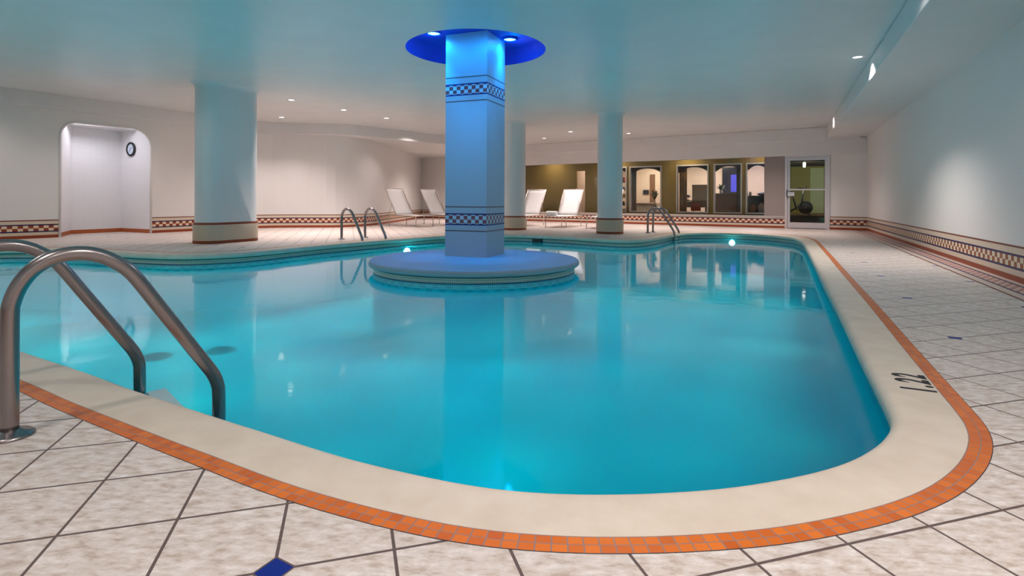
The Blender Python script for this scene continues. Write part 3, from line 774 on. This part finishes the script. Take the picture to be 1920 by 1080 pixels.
# olive corridor wall with its openings: windows (s ranges), a doorway on the left
wins = [(3.35, 4.50), (4.62, 6.08), (6.72, 8.06), (8.26, 9.36), (9.50, 10.30)]
DOORW = (1.98, 2.42)
mb = MB()
def cw(s0, s1, z0, z1): wall_piece(mb, s0, s1, z0, z1, DC, DC + 0.10)
cw(-4, DOORW[0], 0, 2.95); cw(DOORW[0], DOORW[1], 2.36, 2.95); cw(DOORW[1], wins[0][0], 0, 2.95)
ZB, ZTW = 0.47, 2.50
edges = [wins[0][0]] + [x for w_ in wins for x in w_][1:]
for (a, b) in wins: cw(a, b, 0, ZB); cw(a, b, ZTW, 2.95)
for (a, b), (c, d) in zip(wins, wins[1:]): cw(b, c, 0, 2.95)
cw(wins[-1][1], 10.4, 0, 2.95)
o = mb.build('wall_corridor', 'olive_wall'); tag(o, kind=ST)
for i, (a, b) in enumerate(wins):
    mb = MB(); t_ = 0.055
    for s0, s1, z0, z1 in ((a, a + t_, ZB, ZTW), (b - t_, b, ZB, ZTW), (a + t_, b - t_, ZB, ZB + t_), (a + t_, b - t_, ZTW - t_, ZTW)):
        wall_piece(mb, s0, s1, z0, z1, DC - 0.05, DC + 0.12)
    o = mb.build('window_%d' % (i + 2), 'aluminium'); tag(o, kind=ST)
    wall_pane = MB(); wall_piece(wall_pane, a + t_, b - t_, ZB + t_, ZTW - t_, DC + 0.03, DC + 0.04)
    p = wall_pane.build('pane', 'glass', o)
    # scalloped valance hung behind the top of each window
    mb = MB(); n = 24; top = []; bot = []
    for k in range(n + 1):
        s = a + (b - a) * k / n; x = abs(2 * k / n - 1)
        drop = 0.10 + 0.26 * x ** 2.2
        top.append((s, ZTW + 0.05)); bot.append((s, ZTW - drop))
    for k in range(n):
        for dd in (DC + 0.16, DC + 0.19):
            q = [fw(top[k][0], dd), fw(top[k + 1][0], dd)]
            mb.face([(q[0].x, q[0].y, bot[k][1]), (q[1].x, q[1].y, bot[k + 1][1]), (q[1].x, q[1].y, top[k + 1][1]), (q[0].x, q[0].y, top[k][1])])
        q0, q1, q2, q3 = fw(bot[k][0], DC + 0.16), fw(bot[k + 1][0], DC + 0.16), fw(bot[k + 1][0], DC + 0.19), fw(bot[k][0], DC + 0.19)
        mb.face([(q0.x, q0.y, bot[k][1]), (q1.x, q1.y, bot[k + 1][1]), (q2.x, q2.y, bot[k + 1][1]), (q3.x, q3.y, bot[k][1])])
    o = mb.build('window_valance', 'valance')
    tag(o, ['dark red scalloped valance behind the round column', 'dark red scalloped valance over the window with the shelves and tall plant', 'dark red arched valance over the window with the grey board',
            'dark red scalloped valance over the window with the wall screen', 'dark red arched valance over the window beside the grey panel'][i], 'valance', 'valances over the inner windows')
# inner room
room_box('wall_room', 'room_wall', 2.7, 10.4, 5.0, 5.1, 0, 2.95, kind=ST)
room_box('wall_room_left', 'room_wall', 2.7, 2.8, DC + 0.10, 5.0, 0, 2.95, kind=ST)
room_box('wall_room_right', 'room_wall', 10.3, 10.4, DC + 0.1, 5.0, 0, 2.95, kind=ST)
room_box('wall_hall', 'room_wall', -4, 2.7, 3.2, 3.3, 0, 2.95, kind=ST)
for s, d, e, c in [(4.6, 3.6, 1.0, (1, 0.82, 0.66)), (7.4, 3.4, 1.0, (1, 0.82, 0.72)), (9.6, 3.2, 0.9, (0.95, 0.85, 1.0)), (2.2, 2.4, 0.5, (1, 0.8, 0.65))]:
    p = fw(s, d); lamp('room_lamp', 'AREA', (p.x, p.y, 2.92), E_ROOM * 1.6 * e, c, 1.2)
for s, e in ((0.8, 0.35), (4.0, 0.35), (7.2, 0.35), (10.2, 0.3)):
    p = fw(s, 0.65); lamp('corridor_lamp', 'AREA', (p.x, p.y, 2.93), E_ROOM * 0.8 * e, (1, 0.82, 0.6), 0.8)

c_ = fw(4.38, 4.97); t = thing('door_3', None, None, (c_.x, c_.y, 0), ROT); tag(t, 'narrow dark doorway on the back wall of the shelf room', kind=ST)
MB().box((0, 0, 1.15), (0.26, 0.04, 2.3)).build('door_leaf', 'wood_brown', t)
# things in the inner room
def rt(name, label, cat, s, d, z=0.0, group=None):
    p = fw(s, d); return thing(name, label, cat, (p.x, p.y, z), ROT, group)
t = rt('display_shelf', 'open display shelf stacked with small goods behind the window by the round column', 'shelf', 3.62, 2.6)
for x in (-0.62, 0.62): MB().box((x, 0, 1.05), (0.04, 0.35, 2.1)).build('side_panel', 'dark_brown', t)
SH = (0.35, 0.75, 1.12, 1.48, 1.84)
for z in SH: MB().box((0, 0, z), (1.2, 0.35, 0.03)).build('shelf_board', 'dark_brown', t)
names = ['red box', 'pale box', 'dark green jar', 'yellow box', 'violet jar']
row = ['lowest', 'second', 'third', 'fourth', 'top']
for j, z in enumerate(SH):
    for k in range(5):
        q = fw(3.62 + (-0.45 + 0.22 * k), 2.55); h = 0.13 + 0.03 * ((j * 3 + k) % 4); kk = (j + k * 2) % 5
        mb = MB()
        if kk in (2, 4): mb.lathe((0, 0, 0), [(0.001, 0), (0.06, 0), (0.065, h * 0.6), (0.035, h * 0.8), (0.035, h), (0.001, h)], 14)
        else: mb.box((0, 0, h / 2), (0.14, 0.12, h))
        o = mb.build('shelf_jar' if kk in (2, 4) else 'shelf_box', 'goods_%d' % kk); o.location = (q.x, q.y, z + 0.016); o.rotation_euler = (0, 0, ROT)
        side = ['at its left end', 'left of its middle', 'in its middle', 'right of its middle', 'at its right end'][k]
        tag(o, '%s on the %s board of the display shelf, %s' % (names[kk], row[j], side), 'jar' if kk in (2, 4) else 'box', 'goods on the display shelf')
def leaves(mb, base, n, length, spread, seed, wid=0.05):
    rnd = random.Random(seed)
    for k in range(n):
        a = 2 * PI * k / n + rnd.uniform(-.3, .3); tilt = rnd.uniform(0.25, 1.0) * spread; Lf = length * rnd.uniform(0.7, 1.1)
        pts = []
        for q in range(6):
            x = q / 5; rr = Lf * x * math.sin(tilt * (0.5 + 0.7 * x)); zz = Lf * x * math.cos(tilt * (0.5 + 0.7 * x))
            pts.append((Vector((base[0] + rr * math.cos(a), base[1] + rr * math.sin(a), base[2] + zz)), wid * math.sin(PI * (0.12 + 0.86 * x))))
        s = Vector((-math.sin(a), math.cos(a), 0))
        for (p, w0), (p2, w1) in zip(pts, pts[1:]): mb.face([p - s * w0, p + s * w0, p2 + s * w1, p2 - s * w1])
t = rt('potted_plant', 'tall dark green potted plant by the doorway behind the shelf window', 'plant', 5.46, 2.2)
MB().lathe((0, 0, 0), [(0.001, 0), (0.15, 0), (0.19, 0.3), (0.2, 0.36), (0.17, 0.36), (0.16, 0.33), (0.001, 0.33)], 24).build('pot', 'desk_grey', t)
st = MB().tube([(0, 0, 0.3), (0.02, 0.01, 0.8), (0.0, 0, 1.15)], 0.018, 8).build('stem', 'wood_brown', t)
mb = MB(); leaves(mb, (0, 0, 1.0), 16, 0.50, 0.6, 3); leaves(mb, (0, 0, 0.45), 14, 0.38, 0.8, 5); mb.build('leaves', 'leaf', t)
t = rt('counter', 'pale low counter under the small dark screen behind the shelf window', 'counter', 4.16, 4.2)
MB().box((0, 0, 0.42), (1.6, 0.5, 0.84)).build('body', 'board_grey', t); MB().box((0, -0.01, 0.86), (1.66, 0.56, 0.04)).build('worktop', 'room_wall', t)
t = rt('small_screen', 'small dark screen on the back wall behind the shelf window', 'screen', 4.05, 4.97)
MB().box((0, 0, 1.41), (0.30, 0.05, 0.22)).build('screen_case', 'black_plastic', t); MB().box((0, -0.028, 1.41), (0.26, 0.006, 0.18)).build('display', 'screen_dark', t)
# curtains
def curtain(s0, s1, d, mat, label, z0=0.5, z1=2.5):
    mb = MB(); n = 40; rows = [[], [], [], []]
    for k in range(n + 1):
        s = s0 + (s1 - s0) * k / n; w_ = 0.035 * math.sin(k * 1.25)
        a, b = fw(s, d + w_), fw(s, d + w_ + 0.012)
        rows[0].append((a.x, a.y, z0)); rows[1].append((a.x, a.y, z1)); rows[2].append((b.x, b.y, z1)); rows[3].append((b.x, b.y, z0))
    mb.sweep(rows, closed_u=False, closed_v=True)
    return tag(mb.build('curtain', mat), label, 'curtain')
curtain(6.75, 7.08, 1.60, 'curtain_orange', 'tan curtain at the left of the window with the grey board')
curtain(9.08, 9.40, 1.60, 'curtain_brown', 'brown curtain at the right of the window with the wall screen', 0.5, 2.45)
curtain(4.50, 4.82, 1.60, 'curtain_brown', 'mauve brown curtain beside the shelf window frame', 0.5, 2.45)
# desk with board and chair
t = rt('office_desk', 'grey desk in front of the upright grey board', 'desk', 7.22, 2.35)
MB().box((0, 0, 0.98), (1.15, 0.6, 0.04)).build('desk_top', 'desk_grey', t)
for x in (-0.52, 0.52):
    for y in (-0.26, 0.26): MB().box((x, y, 0.48), (0.05, 0.05, 0.96)).build('leg', 'desk_grey', t)
MB().box((0, 0.27, 0.82), (1.1, 0.02, 0.26)).build('modesty_panel', 'board_grey', t)
t = rt('display_board', 'upright grey board standing behind the desk', 'board', 7.30, 2.80)
MB().box((0, 0, 1.30), (0.66, 0.04, 0.72)).build('panel', 'board_grey', t)
MB().box((0, 0, 1.675), (0.68, 0.05, 0.03)).build('top_rail', 'dark_brown', t)
for x in (-0.28, 0.28): MB().box((x, 0.02, 0.48), (0.035, 0.035, 0.95)).build('leg', 'dark_brown', t)
t = rt('desk_chair', 'red chair under the grey desk', 'chair', 7.33, 1.85)
MB().box((0, 0, 0.46), (0.44, 0.42, 0.07)).build('seat', 'chair_red', t, bevel=0.02); MB().box((0, 0.2, 0.72), (0.42, 0.05, 0.36)).build('backrest', 'chair_red', t, bevel=0.02)
for x in (-0.19, 0.19):
    for y in (-0.17, 0.17): MB().tube([(x, y, 0), (x, y, 0.43)], 0.015, 8).build('leg', 'black_plastic', t)
t = rt('desk_lamp', 'small round lamp on the left end of the grey desk', 'lamp', 6.92, 2.3, 1.0)
MB().lathe((0, 0, 0), [(0.001, 0), (0.07, 0), (0.07, 0.02), (0.015, 0.03), (0.012, 0.14), (0.001, 0.14)], 16).build('base', 'black_plastic', t)
MB().lathe((0, 0, 0), [(0.10, 0.13), (0.11, 0.17), (0.06, 0.25), (0.001, 0.26)], 18).build('lamp_shade', 'goods_4', t)
# wall screen, counter, plant
t = rt('wall_screen', 'tall dark wall screen showing a blue picture', 'screen', 8.12, 4.95)
MB().box((0, 0, 1.95), (0.70, 0.06, 1.2)).build('screen_case', 'screen_dark', t)
MB().box((0.17, -0.034, 1.80), (0.26, 0.008, 0.80)).build('display', 'screen_blue', t)
t = rt('reception_counter', 'brown counter under the wall screen', 'counter', 8.58, 2.6)
MB().box((0, 0, 0.63), (1.30, 0.5, 1.26)).build('body', 'wood_brown', t); MB().box((0, -0.02, 1.28), (1.34, 0.58, 0.04)).build('worktop', 'dark_brown', t)
MB().box((0, -0.26, 0.57), (1.24, 0.012, 0.03)).build('rail', 'board_grey', t)
t = rt('potted_plant', 'leafy plant in a white pot on the brown counter', 'plant', 8.27, 2.5, 1.30)
MB().lathe((0, 0, 0), [(0.001, 0), (0.05, 0), (0.075, 0.15), (0.065, 0.15), (0.001, 0.13)], 18).build('pot', 'pot_white', t)
mb = MB(); leaves(mb, (0, 0, 0.12), 22, 0.36, 1.5, 8, 0.035); mb.build('leaves', 'leaf', t)
# cabinet with bag and box beside the grey panel
t = rt('storage_cabinet', 'dark brown cabinet in the window beside the grey panel', 'cabinet', 9.75, 2.4)
MB().box((0, 0.2, 0.58), (0.92, 0.05, 1.16)).build('back_panel', 'dark_brown', t)
for x in (-0.44, 0.44): MB().box((x, 0, 0.58), (0.05, 0.4, 1.16)).build('side_panel', 'dark_brown', t)
MB().box((0, 0, 1.18), (0.96, 0.46, 0.05)).build('top', 'dark_brown', t); MB().box((0, 0, 0.50), (0.84, 0.38, 0.04)).build('shelf', 'dark_brown', t)
def pouch(name, mat, label, cat, s, d, z, sx, sy, sz):
    p = fw(s, d); mb = MB(); rings = []
    for k in range(9):
        v = k / 8; rr = (0.65 + 0.35 * math.sin(PI * min(1, v * 1.1))) * (1 if v < 0.85 else 0.55)
        rings.append([(sx * rr * math.copysign(abs(math.cos(a)) ** 0.7, math.cos(a)), sy * rr * math.copysign(abs(math.sin(a)) ** 0.7, math.sin(a)), sz * v) for a in [2 * PI * q / 16 for q in range(16)]])
    mb.sweep(rings); mb.face(rings[0][::-1]); mb.face(rings[-1])
    o = mb.build(name, mat); o.location = (p.x, p.y, z); o.rotation_euler = (0, 0, ROT); return tag(o, label, cat)
pouch('cloth_bag', 'bag_tan', 'tan soft bag on the cabinet shelf', 'bag', 9.58, 2.36, 0.522, 0.13, 0.11, 0.34)
pouch('cloth_bag', 'bag_pale', 'pale grey soft bag on the cabinet shelf', 'bag', 9.90, 2.36, 0.522, 0.15, 0.11, 0.40)
pouch('cloth_bag', 'goods_4', 'dark bundle on top of the brown cabinet', 'bag', 9.95, 2.4, 1.206, 0.22, 0.14, 0.14)
pouch('pot', 'board_grey', 'small grey jar on top of the brown cabinet', 'jar', 9.47, 2.35, 1.206, 0.06, 0.06, 0.18)

# ------------------------------------------------------------------ glazed door and the gym behind it
SM = (SD0 + SD1) / 2; p = fw(SM, 0.05)
t = thing('door_1', None, None, (p.x, p.y, 0), ROT); tag(t, 'glazed aluminium door with push bar at the end of the window wall', kind=ST)
WD = SD1 - SD0; ZD = 2.625
for x in (-1, 1): MB().box((x * (WD / 2 - 0.035), 0, ZD / 2), (0.07, 0.16, ZD)).build('frame_post', 'aluminium', t)
MB().box((0, 0, ZD - 0.035), (WD - 0.14, 0.16, 0.07)).build('frame_head', 'aluminium', t)
lf = MB()
for x in (-1, 1): lf.box((x * (WD / 2 - 0.115), 0, 1.28), (0.09, 0.06, 2.54))
lf.box((0, 0, 2.50), (WD - 0.32, 0.06, 0.10)); lf.box((0, 0, 0.12), (WD - 0.32, 0.06, 0.20))
leaf = lf.build('door_leaf', 'aluminium', t)
MB().box((0, 0, 1.335), (WD - 0.30, 0.01, 2.24)).build('pane', 'glass', leaf)
MB().box((0, -0.09, 1.40), (WD - 0.22, 0.035, 0.05)).build('push_bar', 'aluminium', leaf)
MB().box((-WD / 2 + 0.20, -0.09, 1.24), (0.22, 0.03, 0.14)).build('lock_plate', 'aluminium', leaf)
hd = MB().tube([(-WD / 2 + 0.10, -0.05, 1.12), (-WD / 2 + 0.07, -0.11, 1.14), (-WD / 2 + 0.06, -0.12, 1.26), (-WD / 2 + 0.07, -0.11, 1.38), (-WD / 2 + 0.10, -0.05, 1.40)], 0.013, 8).build('pull_handle', 'black_plastic', leaf)
# gym
room_box('wall_gym', 'olive_green', 10.4, 15, 7.2, 7.3, 0, 2.95, kind=ST)
room_box('wall_gym_side', 'olive_green', 10.3, 10.4, 5.1, 7.2, 0, 2.95, kind=ST)
room_box('wall_gym_end', 'olive_wall', 15, 15.1, 0.12, 7.3, 0, 2.95, kind=ST)
room_box('floor_platform', 'brown_floor', 10.42, 14.98, 2.2, 7.18, -0.002, 0.42, kind=ST)
room_box('ceiling_gym', 'dark_ceiling', 10.42, 14.98, 0.5, 7.18, 2.62, 2.94, kind=ST)
t = rt('door_2', None, None, 11.52, 7.14); tag(t, 'pale green door on the gym back wall', kind=ST)
MB().box((0, 0, 1.48), (0.56, 0.06, 2.1)).build('door_leaf', 'pale_green', t); MB().box((0.33, -0.02, 1.48), (0.10, 0.1, 2.1)).build('frame_post', 'wood_brown', t)
gl_ = fw(11.41, 2.9)
t = thing('pendant_light', 'small white pendant light at the top of the glass door view', 'ceiling light', (gl_.x, gl_.y, 2.62))
MB().tube([(0, 0, 0), (0, 0, -0.06)], 0.012, 8).build('stem', 'white_gloss', t)
MB().lathe((0, 0, 0), [(0.001, -0.06), (0.05, -0.07), (0.06, -0.13), (0.05, -0.26), (0.001, -0.28)], 18).build('lamp', 'lamp_soft', t)
gb_ = fw(11.6, 7.0); lamp('gym_lamp', 'SPOT', (gl_.x, gl_.y, 2.30), E_ROOM * 2.8, (1.0, 0.98, 0.72), 0.10, 125, 0.5, (gb_.x, gb_.y, 0.9))
t = rt('exercise_bike', 'black exercise bike standing in the gym behind the glass door', 'exercise bike', 11.12, 3.3, 0.42)
MB().tube([(-0.38, 0.15, 0.02), (-0.38, -0.15, 0.02)], 0.03, 8).build('foot_bar', 'black_plastic', t); MB().tube([(0.42, 0.2, 0.02), (0.42, -0.2, 0.02)], 0.03, 8).build('foot_bar', 'black_plastic', t)
MB().tube([(-0.38, 0, 0.05), (0.0, 0, 0.32), (0.40, 0, 0.05)], 0.035, 10).build('base_frame', 'black_plastic', t)
w_ = MB(); w_.tube([(0.30 + 0.24 * math.cos(a), 0, 0.30 + 0.24 * math.sin(a)) for a in [2 * PI * k / 28 for k in range(29)]], 0.03, 8, False)
rings_ = [[(0.30 + rr * math.cos(a), yy, 0.30 + rr * math.sin(a)) for a in [2 * PI * k / 28 for k in range(28)]] for rr, yy in ((0.02, -0.03), (0.20, -0.025), (0.225, 0.0), (0.20, 0.025), (0.02, 0.03))]
w_.sweep(rings_); w_.build('flywheel', 'black_plastic', t)
MB().tube([(-0.05, 0, 0.30), (-0.22, 0, 0.88)], 0.03, 8).build('seat_post', 'black_plastic', t)
MB().box((-0.24, 0, 0.92), (0.26, 0.17, 0.06)).build('saddle', 'black_plastic', t, bevel=0.02)
MB().tube([(0.14, 0, 0.35), (0.22, 0, 1.02)], 0.035, 8).build('head_post', 'black_plastic', t)
MB().tube([(0.05, 0.22, 1.10), (0.28, 0.22, 1.06), (0.24, 0, 1.02), (0.28, -0.22, 1.06), (0.05, -0.22, 1.10)], 0.02, 8).build('handlebar', 'black_plastic', t)
MB().box((0.30, 0, 1.14), (0.05, 0.2, 0.14)).build('console', 'black_plastic', t)
MB().tube([(0.0, -0.12, 0.18), (0.0, -0.06, 0.30), (0.0, 0.06, 0.30), (0.0, 0.12, 0.42)], 0.018, 6).build('crank', 'black_plastic', t)
